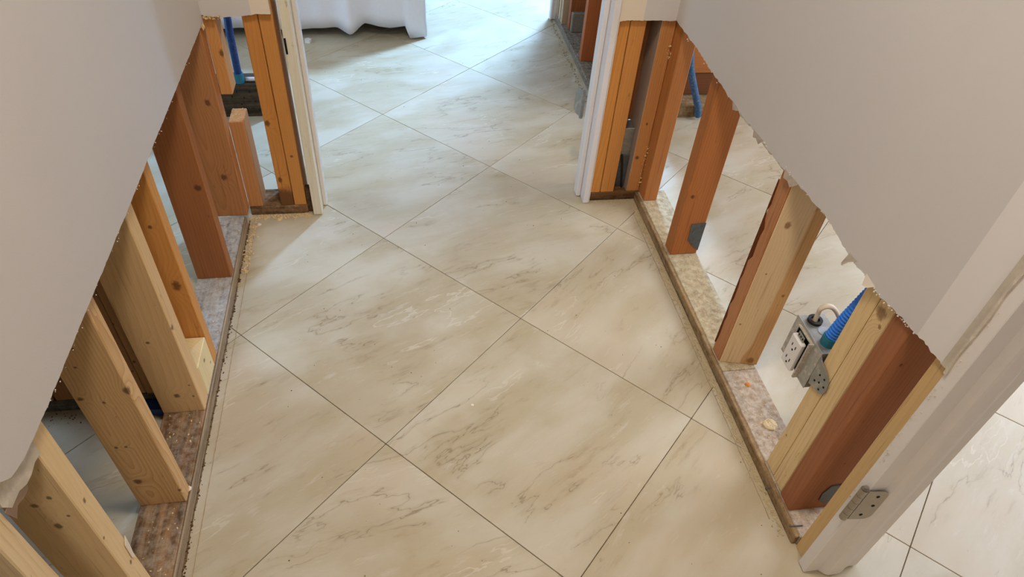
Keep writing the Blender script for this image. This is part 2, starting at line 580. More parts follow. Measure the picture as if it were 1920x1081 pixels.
window('window_1', 'white framed window in the far outer wall', 'y', 5.0, -0.15, 1.65, 0.55, 2.15)
window('window_2', 'white framed window in the left outer wall', 'x', -2.6, 1.2, 3.0, 0.55, 2.15)
window('window_3', 'white framed window in the right outer wall', 'x', 3.0, 0.45, 2.25, 0.55, 2.15)



def ceiling_lamp(x, y, label, watts, col, size, spread=180):
    r = empty('ceiling_lamp', (x, y, ZC), label, 'lamp')
    cyl('lamp_housing', (x, y, ZC - 0.035), 0.19, (0, 0, 1), 0.034, M_WHITE, r, 32, hole=0.165)
    N = NT('lamp_diffuser_glow')
    N.b.inputs['Emission Color'].default_value = col + (1,)
    N.b.inputs['Emission Strength'].default_value = 6.0
    cyl('lamp_diffuser', (x, y, ZC - 0.02), 0.164, (0, 0, 1), 0.015, N.done((0.9, 0.9, 0.9, 1), 0.5), r, 32)
    L = bpy.data.lights.new('lamp_light', 'AREA')
    L.shape = 'DISK'; L.size = size; L.spread = math.radians(spread); L.energy = watts; L.color = col
    lo = bpy.data.objects.new('lamp_light', L)
    lo.location = (x, y, ZC - 0.04)
    put(lo, r)


ceiling_lamp(0.15, 0.72, 'round warm white ceiling lamp over the passage', 15.5, (1.0, 0.915, 0.815), 0.32)
ceiling_lamp(0.15, -0.95, 'unseen round warm white lamp added as fill behind the viewer', 11.0, (1.0, 0.915, 0.815), 0.32)  # added fill lamp, brightens the faces turned towards the camera
ceiling_lamp(0.98, 3.64, 'round cool white ceiling lamp in the room past the far wall', 112, (0.30, 0.56, 1.0), 0.22, 132)

# ------------------------------------------------------------------ plasterboard with a sawn, ragged lower edge


def interp(pts, u):
    if u <= pts[0][0]: return pts[0][1]
    for (a, za), (b, zb) in zip(pts, pts[1:]):
        if u <= b: return za + (zb - za) * (u - a) / max(1e-9, b - a)
    return pts[-1][1]


def board(name, mode, front, back, u0, u1, prof, parent=None, zones=(), lag=(), seed=1, jit=0.0018, ztop=ZC, step=0.005, openings=()):
    """sheet along Y (mode 'y', front/back are x) or X; zones = [(ua, ub, material index)];
    lag = [(ua, ub, drop)] lets the back paper hang lower than the face"""
    R = random.Random(seed)
    bm = bmesh.new()
    n = max(2, int((u1 - u0) / step))
    cols = []
    walk = 0.0
    cuts = sorted({u0 + (u1 - u0) * k / n for k in range(n + 1)} | {z for zz in zones for z in zz[:2] if u0 < z < u1})
    for u in cuts:
        walk = walk * 0.8 + R.uniform(-1, 1) * jit * 0.6
        zf = interp(prof, u) + walk + R.uniform(-1, 1) * jit * 0.5
        drop = R.uniform(-0.3, 1.0) * jit * 1.6
        for a, b, d in lag:
            if a < u < b: drop += d * min(1, (u - a) / 0.01, (b - u) / 0.01) * R.uniform(0.6, 1.2)
        zb = zf - drop
        P = (lambda d, z: (d, u, z)) if mode == 'y' else (lambda d, z: (u, d, z))
        mid = front + (back - front) * 0.45
        cols.append((u, bm.verts.new(P(front, zf)), bm.verts.new(P(front, ztop)), bm.verts.new(P(back, zb)), bm.verts.new(P(back, ztop)),
                     bm.verts.new(P(mid, (zf + zb) / 2 - R.uniform(0, 1) * jit))))
    for A, B in zip(cols, cols[1:]):
        um = (A[0] + B[0]) / 2
        mi = 0
        for a, b, m in zones:
            if a <= um <= b: mi = m
        f = bm.faces.new((A[1], B[1], B[2], A[2])); f.material_index = mi
        f = bm.faces.new((A[3], A[4], B[4], B[3])); f.material_index = 0
        f = bm.faces.new((A[1], A[5], B[5], B[1])); f.material_index = 1
        f = bm.faces.new((A[5], A[3], B[3], B[5])); f.material_index = 1
        f = bm.faces.new((A[2], B[2], B[4], A[4])); f.material_index = 1
    for A in (cols[0], cols[-1]):
        f = bm.faces.new((A[1], A[2], A[4], A[3], A[5])); f.material_index = 1
    bmesh.ops.recalc_face_normals(bm, faces=bm.faces)
    return mesh_obj(name, bm, [M_PAINT, M_GYP, M_CREAM, M_CREAM2, M_PRIMER], parent)


def flap(pts, parent, mat=None, d=(0.0006, 0.0004, 0)):
    return prism('torn_paper', pts, d, mat or M_PAPER, parent)


def stud(x0, x1, y0, y1, light, dark, parent, z0=ZP, z1=ZC, knots=(), rotz=0.0, label=None, name='stud', **kw):
    o0 = ((x0 + x1) / 2, (y0 + y1) / 2, z0)
    m = wood(name + '_pine', light, dark, o0, knots, **kw)
    o = box(name, x0, x1, y0, y1, z0, z1, m, parent, 0.0018, rotz)
    if label: o['label'] = label
    return o


# palette of the timbers
PALE = ((226, 192, 142), (200, 156, 102))
HONEY = ((216, 164, 98), (186, 124, 62))
ORANGE = ((206, 134, 62), (170, 98, 38))
RUST = ((176, 106, 56), (136, 74, 34))
DARK = ((160, 96, 50), (120, 66, 30))
GREYW = ((168, 140, 116), (128, 102, 80))

# ------------------------------------------------------------------ left wall
wl = board('wall_left', 'y', XL + DW, XL, -1.8, YE - DW, [(-1.8, 0.62), (0.43, 0.634), (0.471, 0.634), (0.487, 0.618), (0.516, 0.61), (0.6, 0.606), (1.0, 0.603), (1.75, 0.603)], seed=3, jit=0.0008, lag=[(0.46, 0.545, 0.008)])
meta(wl, 'left grey drywall sawn off above the floor showing bare studs', 'wall', kind='structure')
board('back_drywall', 'y', XL - SD - DW, XL - SD, -1.8, YE + SD, [(-1.8, 0.63), (2, 0.63)], wl, seed=4, step=0.02)
stud(XL - SD, XL, 0.427, 0.461, *PALE, wl, label='pale stud with a dark brown face at the near end')
stud(XL - SD, XL, 0.551, 0.590, (228, 190, 136), (206, 162, 106), wl, ring=(0.05, 0.12),
     knots=[(-0.515, 0.551, 0.451, .006), (-0.491, 0.551, 0.467, .004), (-0.507, 0.551, 0.392, .006), (-0.485, 0.551, 0.417, .003), (-0.467, 0.569, 0.423, .004), (-0.467, 0.572, 0.223, .005), (-0.467, 0.557, 0.335, .003)], contrast=0.3)
stud(XL - SD, XL, 0.786, 0.8175, (214, 168, 112), (178, 124, 70), wl, ring=(0.012, 0.035), tilt=(0.05, 0.03), contrast=0.75, period=0.006,
     knots=[(-0.534, 0.786, 0.12, .010), (-0.52, 0.786, 0.236, .004), (-0.536, 0.786, 0.236, .004), (-0.514, 0.786, 0.367, .004), (-0.546, 0.786, 0.381, .007), (-0.47, 0.786, 0.393, .008), (-0.515, 0.786, 0.504, .003), (-0.526, 0.786, 0.46, .003), (-0.47, 0.786, 0.075, .004)])
stud(XL - SD, XL, 1.0115, 1.0525, (218, 174, 118), (190, 142, 90), wl, ring=(0.1, 0.2), contrast=0.35,
     knots=[(-0.522, 1.011, 0.265, .005), (-0.512, 1.011, 0.09, .008), (-0.479, 1.011, 0.123, .003), (-0.479, 1.011, 0.085, .003), (-0.467, 1.017, 0.3, .006)])
stud(XL - SD, XL, 1.149, 1.181, (212, 146, 74), (182, 112, 50), wl, ring=(0.04, 0.09),
     knots=[(-0.486, 1.149, 0.289, .011), (-0.494, 1.149, 0.45, .005), (-0.515, 1.149, 0.203, .003)], contrast=0.4)
stud(XL - SD, XL, 1.452, 1.484, (160, 98, 52), (122, 70, 34), wl, ring=(0.09, 0.07), knots=[(-0.484, 1.452, 0.326, .010)], contrast=0.35,
     label='dark reddish brown stud')
stud(-0.547, -0.458, 1.722, 1.7645, (182, 118, 66), (146, 86, 42), wl, ring=(0.015, 0.05), tilt=(0.06, 0.02), knots=[(-0.496, 1.722, 0.17, .010), (-0.486, 1.722, 0.403, .008)], contrast=0.5)
stud(XL - SD, XL, 1.0545, 1.1475, (226, 196, 140), (206, 168, 110), wl, z1=0.128, name='blocking', knots=[(-0.467, 1.10, 0.10, .006), (-0.467, 1.128, 0.06, .004)], contrast=0.3,
     label='short pale offcut block between two studs')
for (y0, y1, base, dust, amt, st) in ((-0.6, 1.03, (150, 112, 74), (196, 180, 158), 0.45, (104, 66, 34)), (1.031, 1.722, (150, 132, 112), (190, 184, 176), 0.75, None)):
    box('sole_plate', XL - SD, XL, y0, y1, 0.0, ZP, dusty('plate_timber', base, dust, amt, stain=st), wl, 0.002)
box('plate_edge', XL + 0.0002, XL + 0.005, -0.6, 1.72, 0.0, ZP - 0.001, dusty('plate_edge_timber', (160, 138, 110), (176, 160, 136), 0.3, dark=(120, 100, 76)), wl, 0.002)
# paper and compound left stuck to the near studs
flap([(-0.4665, 0.553, 0.600), (-0.4665, 0.551, 0.570), (-0.4665, 0.535, 0.574), (-0.4665, 0.520, 0.571), (-0.4665, 0.506, 0.573), (-0.4665, 0.492, 0.582), (-0.4665, 0.470, 0.583), (-0.4665, 0.461, 0.60), (-0.4665, 0.461, 0.63), (-0.4665, 0.553, 0.62)], wl, M_CREAM2, (0.004, 0, 0))
flap([(-0.464, 0.512, 0.588), (-0.464, 0.505, 0.566), (-0.464, 0.49, 0.568), (-0.464, 0.478, 0.574), (-0.464, 0.466, 0.565), (-0.464, 0.459, 0.59), (-0.464, 0.48, 0.594)], wl, M_BROWNPAPER, (0.001, 0, 0))
flap([(-0.466, 0.592, 0.272), (-0.466, 0.589, 0.245), (-0.466, 0.583, 0.215), (-0.466, 0.578, 0.225), (-0.466, 0.580, 0.262)], wl, M_CREAM, (0.001, 0, 0))
flap([(-0.4535, 1.745, 0.606), (-0.452, 1.742, 0.594), (-0.448, 1.735, 0.598), (-0.452, 1.728, 0.592), (-0.4535, 1.722, 0.606)], wl, M_CHIP)
crumbs('gypsum_crumbs', [(XL + DW + 0.001 + RNG.uniform(-0.002, 0.003), y, interp([(0.5, 0.608), (1.75, 0.602)], y) - RNG.uniform(0, 0.005)) for y in [RNG.uniform(0.55, 1.75) for _ in range(40)]], M_GYP, wl, 0.0006, 0.0013, 1.0, 11)

# ------------------------------------------------------------------ end wall, left of the doorway
wbl = board('wall_back_left', 'x', YE - DW, YE, XL + 0.001, -0.292, [(-0.467, 0.622), (-0.445, 0.620), (-0.412, 0.614), (-0.378, 0.616), (-0.339, 0.621), (-0.29, 0.623)], zones=[(-0.338, -0.29, 2)], seed=8, jit=0.0015)
meta(wbl, 'narrow drywall stub left of the far doorway', 'wall', kind='structure')
board('back_drywall', 'x', YE + SD + DW, YE + SD, XL, -0.292, [(-0.5, 0.63), (0, 0.63)], wbl, seed=9, step=0.02)
stud(-0.4579, -0.428, YE, YE + 0.060, (210, 144, 78), (176, 108, 52), wbl, z0=0.402, knots=[(-0.431, YE, 0.517, .008)], contrast=0.5, name='cut_stud', label='stud sawn off short, hanging above a gap')
stud(-0.4579, -0.418, YE, YE + 0.075, (196, 134, 78), (162, 102, 52), wbl, z1=0.320, contrast=0.5, name='cut_stud', label='short sawn stud stump standing on the plate', stain=None)
stud(-0.3645, -0.327, YE, YE + SD, *ORANGE, wbl, knots=[(-0.356, YE, 0.313, .009), (-0.353, YE, 0.125, .008)], ring=(0.05, 0.1), contrast=0.35, stain=(70, 46, 30, 0.055, 0.06))
stud(-0.3255, -0.290, YE, YE + SD, (208, 138, 66), (176, 106, 44), wbl, knots=[(-0.308, YE, 0.204, .005)], ring=(0.08, 0.05), contrast=0.3)
box('sole_plate', -0.457, -0.288, YE - 0.002, YE + SD, 0.0, ZP, dusty('plate_timber', (128, 92, 58), (176, 158, 128), 0.4, 'X'), wbl, 0.002)
box('shim', -0.2895, -0.2725, YE + 0.004, YE + 0.03, 0.0, 0.085, dusty('rotten_shim', (92, 70, 48), (140, 118, 88), 0.3, dark=(44, 32, 22)), wbl, 0.002)
crumbs('gypsum_crumbs', [(x, YE - DW - 0.001 + RNG.uniform(-0.003, 0.002), 0.615 - RNG.uniform(-0.004, 0.006)) for x in [RNG.uniform(-0.45, -0.41) for _ in range(40)]], M_CHIP, wbl, 0.001, 0.003, 1.0, 12)
# splintered saw kerf on the stump top
crumbs('splinters', [(RNG.uniform(-0.455, -0.42), RNG.uniform(YE, YE + 0.07), 0.3195) for _ in range(50)], M_CHIP, wbl, 0.001, 0.002, 2.0, 13)

# ------------------------------------------------------------------ end wall, right of the doorway
wbr = board('wall_back_right', 'x', YE - DW, YE, 0.6015, XR - 0.0005, [(0.60, 0.600), (0.64, 0.603), (0.70, 0.602), (0.773, 0.603)], zones=[(0.60, 0.636, 2), (0.636, 0.668, 2)], seed=15, jit=0.0012)
meta(wbr, 'narrow drywall stub right of the far doorway', 'wall', kind='structure')
board('back_drywall', 'x', YE + SD + DW, YE + SD, 0.6015, XR + SD, [(0.5, 0.63), (1, 0.63)], wbr, seed=16, step=0.02)
stud(0.604, 0.6375, YE, YE + SD, (210, 138, 62), (176, 104, 40), wbr, ring=(0.03, 0.08), contrast=0.5)
stud(0.6395, 0.684, YE, YE + SD, (206, 136, 66), (172, 102, 42), wbr, ring=(0.06, 0.03), contrast=0.4)
m3 = stud(0.729, 0.7695, YE, YE + SD, (200, 134, 72), (160, 98, 50), wbr, ring=(0.05, 0.06), contrast=0.4, knots=[(0.748, YE, 0.28, .004), (0.74, YE, 0.16, .007)], label='stud with a weathered grey side')
stud(0.7705, 0.814, 1.709, 1.80, (186, 116, 58), (148, 86, 40), wbr, ring=(0.09, 0.05), contrast=0.45, label='rusty orange corner stud')
box('backing_board', 0.6845, 0.7270, YE + SD - 0.008, YE + SD, 0.25, ZC, wood('backing_pine', (150, 92, 48), (112, 64, 32), contrast=0.3), wbr, 0.0)
box('weathered_side', 0.7275, 0.7289, YE + 0.0015, YE + SD, ZP, ZC, wood('weathered_pine', (176, 150, 126), (138, 112, 92), contrast=0.3, ring=(0.1, 0.2)), wbr, 0.0)
box('sole_plate', 0.602, 0.7725, YE - 0.002, YE + SD, 0.0, ZP, dusty('plate_timber', (112, 78, 46), (150, 126, 92), 0.3, 'X'), wbr, 0.002)
crumbs('splinters', [(0.768 + RNG.uniform(-0.008, 0.012), YE - 0.004 + RNG.uniform(-0.002, 0.002), RNG.choice((RNG.uniform(0.49, 0.53), RNG.uniform(0.05, 0.14), RNG.uniform(0.15, 0.21)))) for _ in range(70)], M_CHIP, wbr, 0.001, 0.0035, 1.0, 18, 2.0)

# ------------------------------------------------------------------ right wall
XF = XR - DW
wr = board('wall_right', 'y', XF, XR, 0.524, YE - DW, [(0.524, 0.611), (0.60, 0.607), (0.654, 0.600), (0.69, 0.592), (0.73, 0.597), (0.80, 0.592), (0.90, 0.606), (1.0, 0.597), (1.055, 0.592), (1.30, 0.588), (1.56, 0.600), (1.76, 0.604)],
           zones=[(0.524, 0.541, 3), (0.541, 0.600, 4)], lag=[(1.06, 1.20, 0.010), (1.22, 1.34, 0.012), (0.90, 1.05, 0.007)], seed=21, jit=0.0024)
meta(wr, 'right grey drywall sawn off above the floor showing bare studs', 'wall', kind='structure')
board('back_drywall', 'y', XR + SD + DW, XR + SD, 0.524, YE, [(0, 0.63), (2, 0.63)], wr, seed=22, step=0.02)
R5 = stud(XR, XR + 0.082, 1.443, 1.490, (178, 106, 50), (136, 72, 30), wr, ring=(0.1, 0.06), contrast=0.5, knots=[(0.791, 1.443, 0.242, .007)], label='burnt orange stud with a steel plate near its foot')
prism('steel_plate', [(0.812, 1.4425, 0.145), (0.8555, 1.4425, 0.148), (0.8555, 1.4425, 0.045), (0.838, 1.4425, 0.060), (0.815, 1.4425, 0.085)], (0, -0.0015, 0), M_STEELDK, R5)
stud(0.768, 0.768 + SD, 1.0335, 1.0745, (184, 120, 72), (146, 88, 46), wr, ring=(0.04, 0.02), contrast=0.5, label='reddish stud with bark along its edge')
c6 = (0.8205, 1.0415)
rot6 = math.radians(-13.0)
d6 = Vector((math.cos(rot6), math.sin(rot6))); n6 = Vector((-d6.y, d6.x))
# near face of the twisted stud runs from (0.771,1.031) to (0.862,1.009)
a6 = Vector((0.7715, 1.031)); b6 = Vector((0.862, 1.0095)); mid6 = (a6 + b6) / 2 + n6 * 0.011
w6 = (b6 - a6).length
loc6 = (mid6.x, mid6.y, ZP)
kn = []
for (kx, ky, kz, kr) in ((0.793, 1.026, 0.336, .003), (0.849, 1.013, 0.276, .005), (0.794, 1.026, 0.475, .008), (0.842, 1.014, 0.047, .012), (0.783, 1.028, 0.171, .003)):
    v = Vector((kx, ky)) - mid6
    kn.append((v.dot(d6), v.dot(n6), kz - ZP, kr))
m6 = wood('stud_pine', (226, 188, 138), (202, 158, 106), (0, 0, 0), kn, ring=(-0.06, 0.03), tilt=(0.05, 0.01), contrast=0.4, heart=((202, 142, 78), 0, 0.011, 0.018), knotcol=(130, 72, 34))
bm = bmesh.new()
bm_box(bm, -w6 / 2, w6 / 2, -0.011, 0.011, 0, ZC - ZP, 0.0015)
o = mesh_obj('stud', bm, m6, wr, loc6)
o.rotation_euler.z = math.atan2((b6 - a6).y, (b6 - a6).x)
o['label'] = 'pale stud twisted out of line with grainy edge'
# bark strip
bp = []
R = random.Random(5)
for k in range(26):
    z = 0.06 + k * 0.02
    bp.append((0.7675, 1.0745 - 0.003 * abs(math.sin(k * 0.9)) - R.uniform(0, 0.004) - (0.008 if 14 < k < 20 else 0), z))
prism('bark_edge', [(0.7675, 1.0755, bp[-1][2])] + [(0.7675, 1.0755, 0.06)] + bp, (-0.0012, 0, 0), plain('bark', (96, 50, 26), 0.9, 0.1, var=0.3, scale=150, bump=1.0), wr)
R7 = stud(0.770, 0.770 + SD, 0.7035, 0.740, (226, 188, 130), (200, 156, 98), wr, ring=(0.15, 0.05), contrast=0.35, knots=[(0.770, 0.728, 0.15, .003)])
stud(0.770, 0.770 + SD, 0.6625, 0.7025, (224, 186, 130), (196, 150, 94), wr, ring=(0.02, 0.02), tilt=(0.01, 0.02), contrast=0.6, period=0.006,
     knots=[(0.770, 0.685, 0.564, .015), (0.770, 0.674, 0.543, .005)], knotcol=(112, 74, 44), label='pale stud with a large round knot')
R8 = stud(0.767, 0.767 + SD, 0.6185, 0.6605, (160, 98, 58), (124, 72, 38), wr, ring=(0.12, 0.08), contrast=0.4, knots=[(0.793, 0.6185, 0.508, .004), (0.823, 0.6185, 0.205, .003)], label='dark red brown stud beside the pale pair')
prism('steel_plate', [(0.819, 0.618, 0.095), (0.828, 0.618, 0.122), (0.853, 0.618, 0.124), (0.855, 0.618, 0.05), (0.838, 0.618, 0.052), (0.821, 0.618, 0.068)], (0, -0.002, 0), M_STEELDK, R8)
stud(0.766, 0.854, 0.5265, 0.5575, (214, 172, 112), (188, 140, 82), wr, z0=0.0, ring=(0.3, 0.2), contrast=0.2, label='pale trimmer stud behind the white jamb')
for (y0, y1, base, dust, amt, st) in ((0.558, 1.0, (150, 120, 92), (206, 194, 178), 0.75, None), (1.001, YE - 0.002, (150, 128, 92), (204, 190, 158), 0.8, None)):
    x1 = XR + SD - 0.004
    box('sole_plate', XR - 0.006, x1, y0, y1, 0.0, ZP, dusty('plate_timber', base, dust, amt, stain=st, dark=(122, 100, 72)), wr, 0.002)
# darker, splintered corridor edge of the plate
box('plate_edge', XR - 0.016, XR - 0.0062, 0.562, YE - 0.004, 0.0, ZP - 0.001, dusty('plate_edge_timber', (148, 116, 78), (186, 164, 124), 0.5, dark=(82, 58, 36)), wr, 0.0015)
# torn face paper and loose plaster along the sawn edge
for pts in ([(XF, 0.800, 0.597), (XF - 0.004, 0.803, 0.572), (XF - 0.006, 0.797, 0.571), (XF - 0.003, 0.789, 0.586), (XF, 0.775, 0.599)],
            [(XF, 1.215, 0.592), (XF - 0.002, 1.205, 0.578), (XF - 0.003, 1.190, 0.584), (XF - 0.001, 1.178, 0.577), (XF, 1.165, 0.594)],
            [(XF, 1.06, 0.595), (XF - 0.003, 1.05, 0.580), (XF - 0.002, 1.035, 0.583), (XF - 0.003, 1.02, 0.578), (XF, 1.0, 0.599)],
            [(XF, 1.335, 0.590), (XF - 0.001, 1.325, 0.577), (XF - 0.002, 1.308, 0.584), (XF, 1.295, 0.590)],
            [(XF, 0.745, 0.600), (XF - 0.004, 0.738, 0.580), (XF - 0.003, 0.725, 0.585), (XF, 0.715, 0.597)]):
    flap(pts, wr, M_PAPER if pts[0][1] > 0.79 else M_CREAM)
sp = []
for _ in range(110):
    y = RNG.choice((RNG.uniform(0.62, 0.76), RNG.uniform(0.62, 0.76), RNG.uniform(0.95, 1.2), RNG.uniform(0.6, 1.72)))
    sp.append((XF + RNG.uniform(-0.003, 0.004), y, interp([(0.6, 0.607), (0.69, 0.593), (0.9, 0.606), (1.3, 0.588), (1.75, 0.603)], y) - RNG.uniform(-0.001, 0.004)))
crumbs('gypsum_crumbs', sp, M_GYP, wr, 0.0008, 0.0022, 1.0, 31)
for (a, b) in (((0.746, 0.678, 0.022), (0.764, 0.680, 0.024)), ((0.752, 0.585, 0.0325), (0.782, 0.583, 0.0325))):
    v = Vector(b) - Vector(a)
    cyl('nail', a, 0.0012, v, v.length, M_STEELDK, wr, 8)
cyl('nail_head', (0.745, 0.678, 0.022), 0.0035, (1, 0.1, 0.1), 0.0015, M_STEELDK, wr, 10)

# ------------------------------------------------------------------ far doorway (door lining with no door)
d1 = empty('door_1', (0.17, YE, 0.0), 'bare door lining of the far doorway without a door', 'doorway', 'structure')
jl = box('jamb', -0.2715, -0.2455, YE - DW - 0.002, YE + SD + DW, 0.002, 2.05, M_RAWTRIM, d1, 0.0008)
jl['label'] = 'unpainted pale left jamb'
box('door_stop', -0.2454, -0.2335, YE + 0.030, YE + 0.066, 0.002, 2.04, M_WHITE2, jl, 0.002)
prism('strike_slot', [(-0.2712, YE - DW - 0.0022, z) for z in (0.520, 0.562)] + [(-0.2660, YE - DW - 0.0022, z) for z in (0.562, 0.520)], (0, -0.0012, 0), M_SLOT, jl)
jr = box('jamb', 0.5815, 0.5995, YE - DW - 0.003, YE + SD + DW, 0.002, 2.05, M_WHITE, d1, 0.0008)
jr['label'] = 'white painted right jamb'
box('door_stop', 0.5665, 0.5814, YE + 0.022, YE + 0.060, 0.002, 2.04, M_WHITE, jr, 0.003)
box('jamb_edge', 0.5996, 0.6015, YE - DW - 0.004, YE, 0.004, 2.05, M_CREAM, jr, 0.0)
jt = box('head_jamb', -0.2635, 0.5995, YE - DW - 0.002, YE + SD + DW, 2.051, 2.07, M_WHITE2, d1, 0.0008)
board('drywall_above', 'x', YE - DW, YE, -0.292, 0.6015, [(-1, 2.09), (1, 2.09)], d1, seed=41, step=0.03)
hg = bpy.data.objects.new('hinge', None); hg.location = (0.5745, YE + SD + 0.012, 0.25)
put(hg, d1)
cyl('hinge_knuckle', (0.570, 1.874, 0.243), 0.0065, (0, 0, 1), 0.092, M_STEEL, hg, 12)
prism('hinge_leaf', [(0.570, 1.872, 0.245), (0.570, 1.872, 0.333), (0.560, 1.905, 0.333), (0.557, 1.915, 0.322), (0.557, 1.915, 0.256), (0.560, 1.905, 0.245)], (-0.002, 0, 0), M_STEEL, hg)

# ------------------------------------------------------------------ near doorway in the right wall, with its hinge
d2 = empty('door_2', (0.81, 0.51, 0.0), 'white door jamb with an empty hinge at the near right', 'doorway', 'structure')
jn = box('jamb', 0.7545, 0.872, 0.5005, 0.5235, 0.003, 2.05, M_WHITE2, d2, 0.0012)
sp = [(0.787, 0.5004), (0.790, 0.4975), (0.794, 0.4935), (0.799, 0.4900), (0.804, 0.4885), (0.824, 0.4885), (0.830, 0.4895), (0.836, 0.4925), (0.841, 0.4960), (0.846, 0.4985), (0.853, 0.5004)]
prism('door_stop', [(x, y, 0.003) for x, y in sp], (0, 0, 2.03), M_WHITE2, jn)
crumbs('paint_flakes', [(0.7535, RNG.uniform(0.512, 0.523), 0.0 + z) for z in [RNG.uniform(0.25, 0.75) for _ in range(40)]], M_CREAM2, jn, 0.0008, 0.0018, 0.8, 44)
prism('caulk_ridge', [(0.7546, 0.5235, z / 100) for z in range(61, 120, 4)] + [(0.7546, 0.5195 + 0.002 * math.sin(z), z / 100) for z in range(117, 60, -4)], (-0.0035, 0, 0), M_CREAM2, jn)
hn = bpy.data.objects.new('hinge', None); hn.location = (0.748, 0.500, 0.23)
put(hn, jn)
for k in range(5):
    cyl('hinge_knuckle', (0.7475, 0.503, 0.2265 + k * 0.0196), 0.0068, (0, 0, 1), 0.0188, M_NICKEL, hn, 16)
cyl('hinge_pin', (0.7475, 0.503, 0.3245), 0.0058, (0, 0, 1), 0.006, M_NICKEL, hn, 16, 0.0035)
lp = [(0.752, 0.230), (0.776, 0.230)]
for k in range(1, 7):
    a = -math.pi / 2 + k * math.pi / 12
    lp.append((0.776 + 0.0155 * math.cos(a), 0.2455 + 0.0155 * math.sin(a)))
for k in range(0, 7):
    a = k * math.pi / 12
    lp.append((0.776 + 0.0155 * math.cos(a), 0.3085 + 0.0155 * math.sin(a)))
lp.append((0.752, 0.324))
leaf = prism('hinge_leaf', [(x, 0.4990 - (x - 0.752) * 0.10, z) for x, z in lp], (0, -0.0022, 0), M_NICKEL, hn)
for (sx, sz) in ((0.775, 0.307), (0.779, 0.277), (0.770, 0.246)):
    cyl('screw_hole', (sx, 0.4990 - (sx - 0.752) * 0.10 - 0.0016, sz), 0.0032, (0, -1, 0), 0.0012, M_SLOT, hn, 10)

# wall carrying on behind the viewer past the near doorway
wn = board('wall_right_near', 'y', XF, XR, -1.8, -0.42, [(-2, 0.61), (0, 0.61)], seed=50, step=0.03)
meta(wn, 'continuation of the right wall behind the viewer', 'wall', kind='structure')
for y in (-0.46, -0.9, -1.35):
    stud(XR, XR + SD, y, y + 0.038, *HONEY, wn)
board('drywall_above', 'y', XF, XR, -0.42, 0.524, [(-2, 2.07), (2, 2.07)], wn, seed=51, step=0.03)

# ------------------------------------------------------------------ framing seen through the gaps
wpl = box('wall_partition_left', -2.6, -0.60, 1.066, 1.155, 0.62, ZC, M_PAINT, None, 0.0)
meta(wpl, 'partition wall behind the left studs, boarded above', 'wall', kind='structure')
box('sole_plate', -2.6, -0.56, 1.066, 1.155, 0.0, 0.038, dusty('plate_timber', (104, 98, 90), (150, 146, 138), 0.5, 'X', dark=(48, 44, 40)), wpl, 0.002)
stud(-0.60, -0.558, 1.066, 1.155, (196, 146, 92), (164, 116, 68), wpl, z0=0.0385, knots=[(-0.594, 1.066, 0.15, .004), (-0.60, 1.066, 0.27, .004)], contrast=0.3)
stud(-0.642, -0.602, 1.068, 1.155, (188, 140, 88), (156, 110, 66), wpl, z0=0.0385, knots=[(-0.607, 1.066, 0.118, .004)], contrast=0.3)
stud(-0.835, -0.795, 1.066, 1.155, (176, 120, 66), (140, 88, 44), wpl, z0=0.0385)
stud(-0.79, -0.748, 1.066, 1.155, (168, 112, 60), (136, 84, 42), wpl, z0=0.0385)
stud(-1.25, -1.212, 1.066, 1.155, *HONEY, wpl, z0=0.0385)
crumbs('debris', [(RNG.uniform(-1.0, -0.66), 1.055 + RNG.uniform(-0.03, 0.012), 0.0002) for _ in range(120)], M_CHIPDK, wpl, 0.0006, 0.0022, 0.5, 60, 2.0)

wpr = box('wall_partition_right', 0.95, 3.0, 2.285, 2.372, 0.62, ZC, M_PAINT, None, 0.0)
meta(wpr, 'partition wall behind the right studs, boarded above', 'wall', kind='structure')
box('sole_plate', 0.95, 3.0, 2.270, 2.372, 0.0, 0.050, dusty('plate_timber', (142, 110, 70), (190, 170, 134), 0.5, 'X'), wpr, 0.002)
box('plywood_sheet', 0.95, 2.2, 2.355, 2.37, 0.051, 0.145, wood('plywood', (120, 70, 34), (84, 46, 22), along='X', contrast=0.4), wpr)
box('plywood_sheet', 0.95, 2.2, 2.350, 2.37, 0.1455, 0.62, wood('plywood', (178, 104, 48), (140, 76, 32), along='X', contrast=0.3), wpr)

# wall beyond the far doorway on the right
wbd = board('wall_beyond_right', 'y', XF, XR, YE + SD + DW, 3.19, [(1, 0.62), (4, 0.62)], seed=70, step=0.02)
meta(wbd, 'opened up wall of the far room beyond the right jamb', 'wall', kind='structure')
box('sole_plate', XR, XR + SD, 1.868, 3.19, 0.0, ZP, dusty('plate_timber', (120, 104, 84), (176, 166, 150), 0.65, dark=(60, 50, 40)), wbd, 0.002)
stud(0.782, 0.865, 2.690, 2.726, (170, 92, 44), (128, 60, 24), wbd, contrast=0.4, label='dark red stud of the far room wall')
stud(0.795, 0.865, 3.0, 3.035, (150, 84, 42), (112, 58, 26), wbd)
stud(0.776, 0.865, 3.065, 3.10, (176, 142, 104), (136, 104, 72), wbd)
stud(0.775, 0.864, 3.115, 3.135, (196, 168, 130), (160, 130, 96), wbd)
stud(0.774, 0.863, 3.15, 3.185, (170, 136, 100), (130, 100, 70), wbd)
box('plywood_sheet', 0.866, 0.878, 2.3, 3.19, 0.031, 0.62, wood('plywood', (96, 54, 30), (66, 36, 20), along='Y', contrast=0.4), wbd)
box('plaster_remnant', 0.80, 0.862, 2.975, 2.9985, 0.031, 0.12, plain('grey_mortar', (120, 112, 100), 0.95, 0.1, var=0.3, scale=160, bump=1.0), wbd, 0.004)
d3 = empty('door_3', (0.815, 3.7, 0), 'open doorway in the right wall of the far room', 'doorway', 'structure')
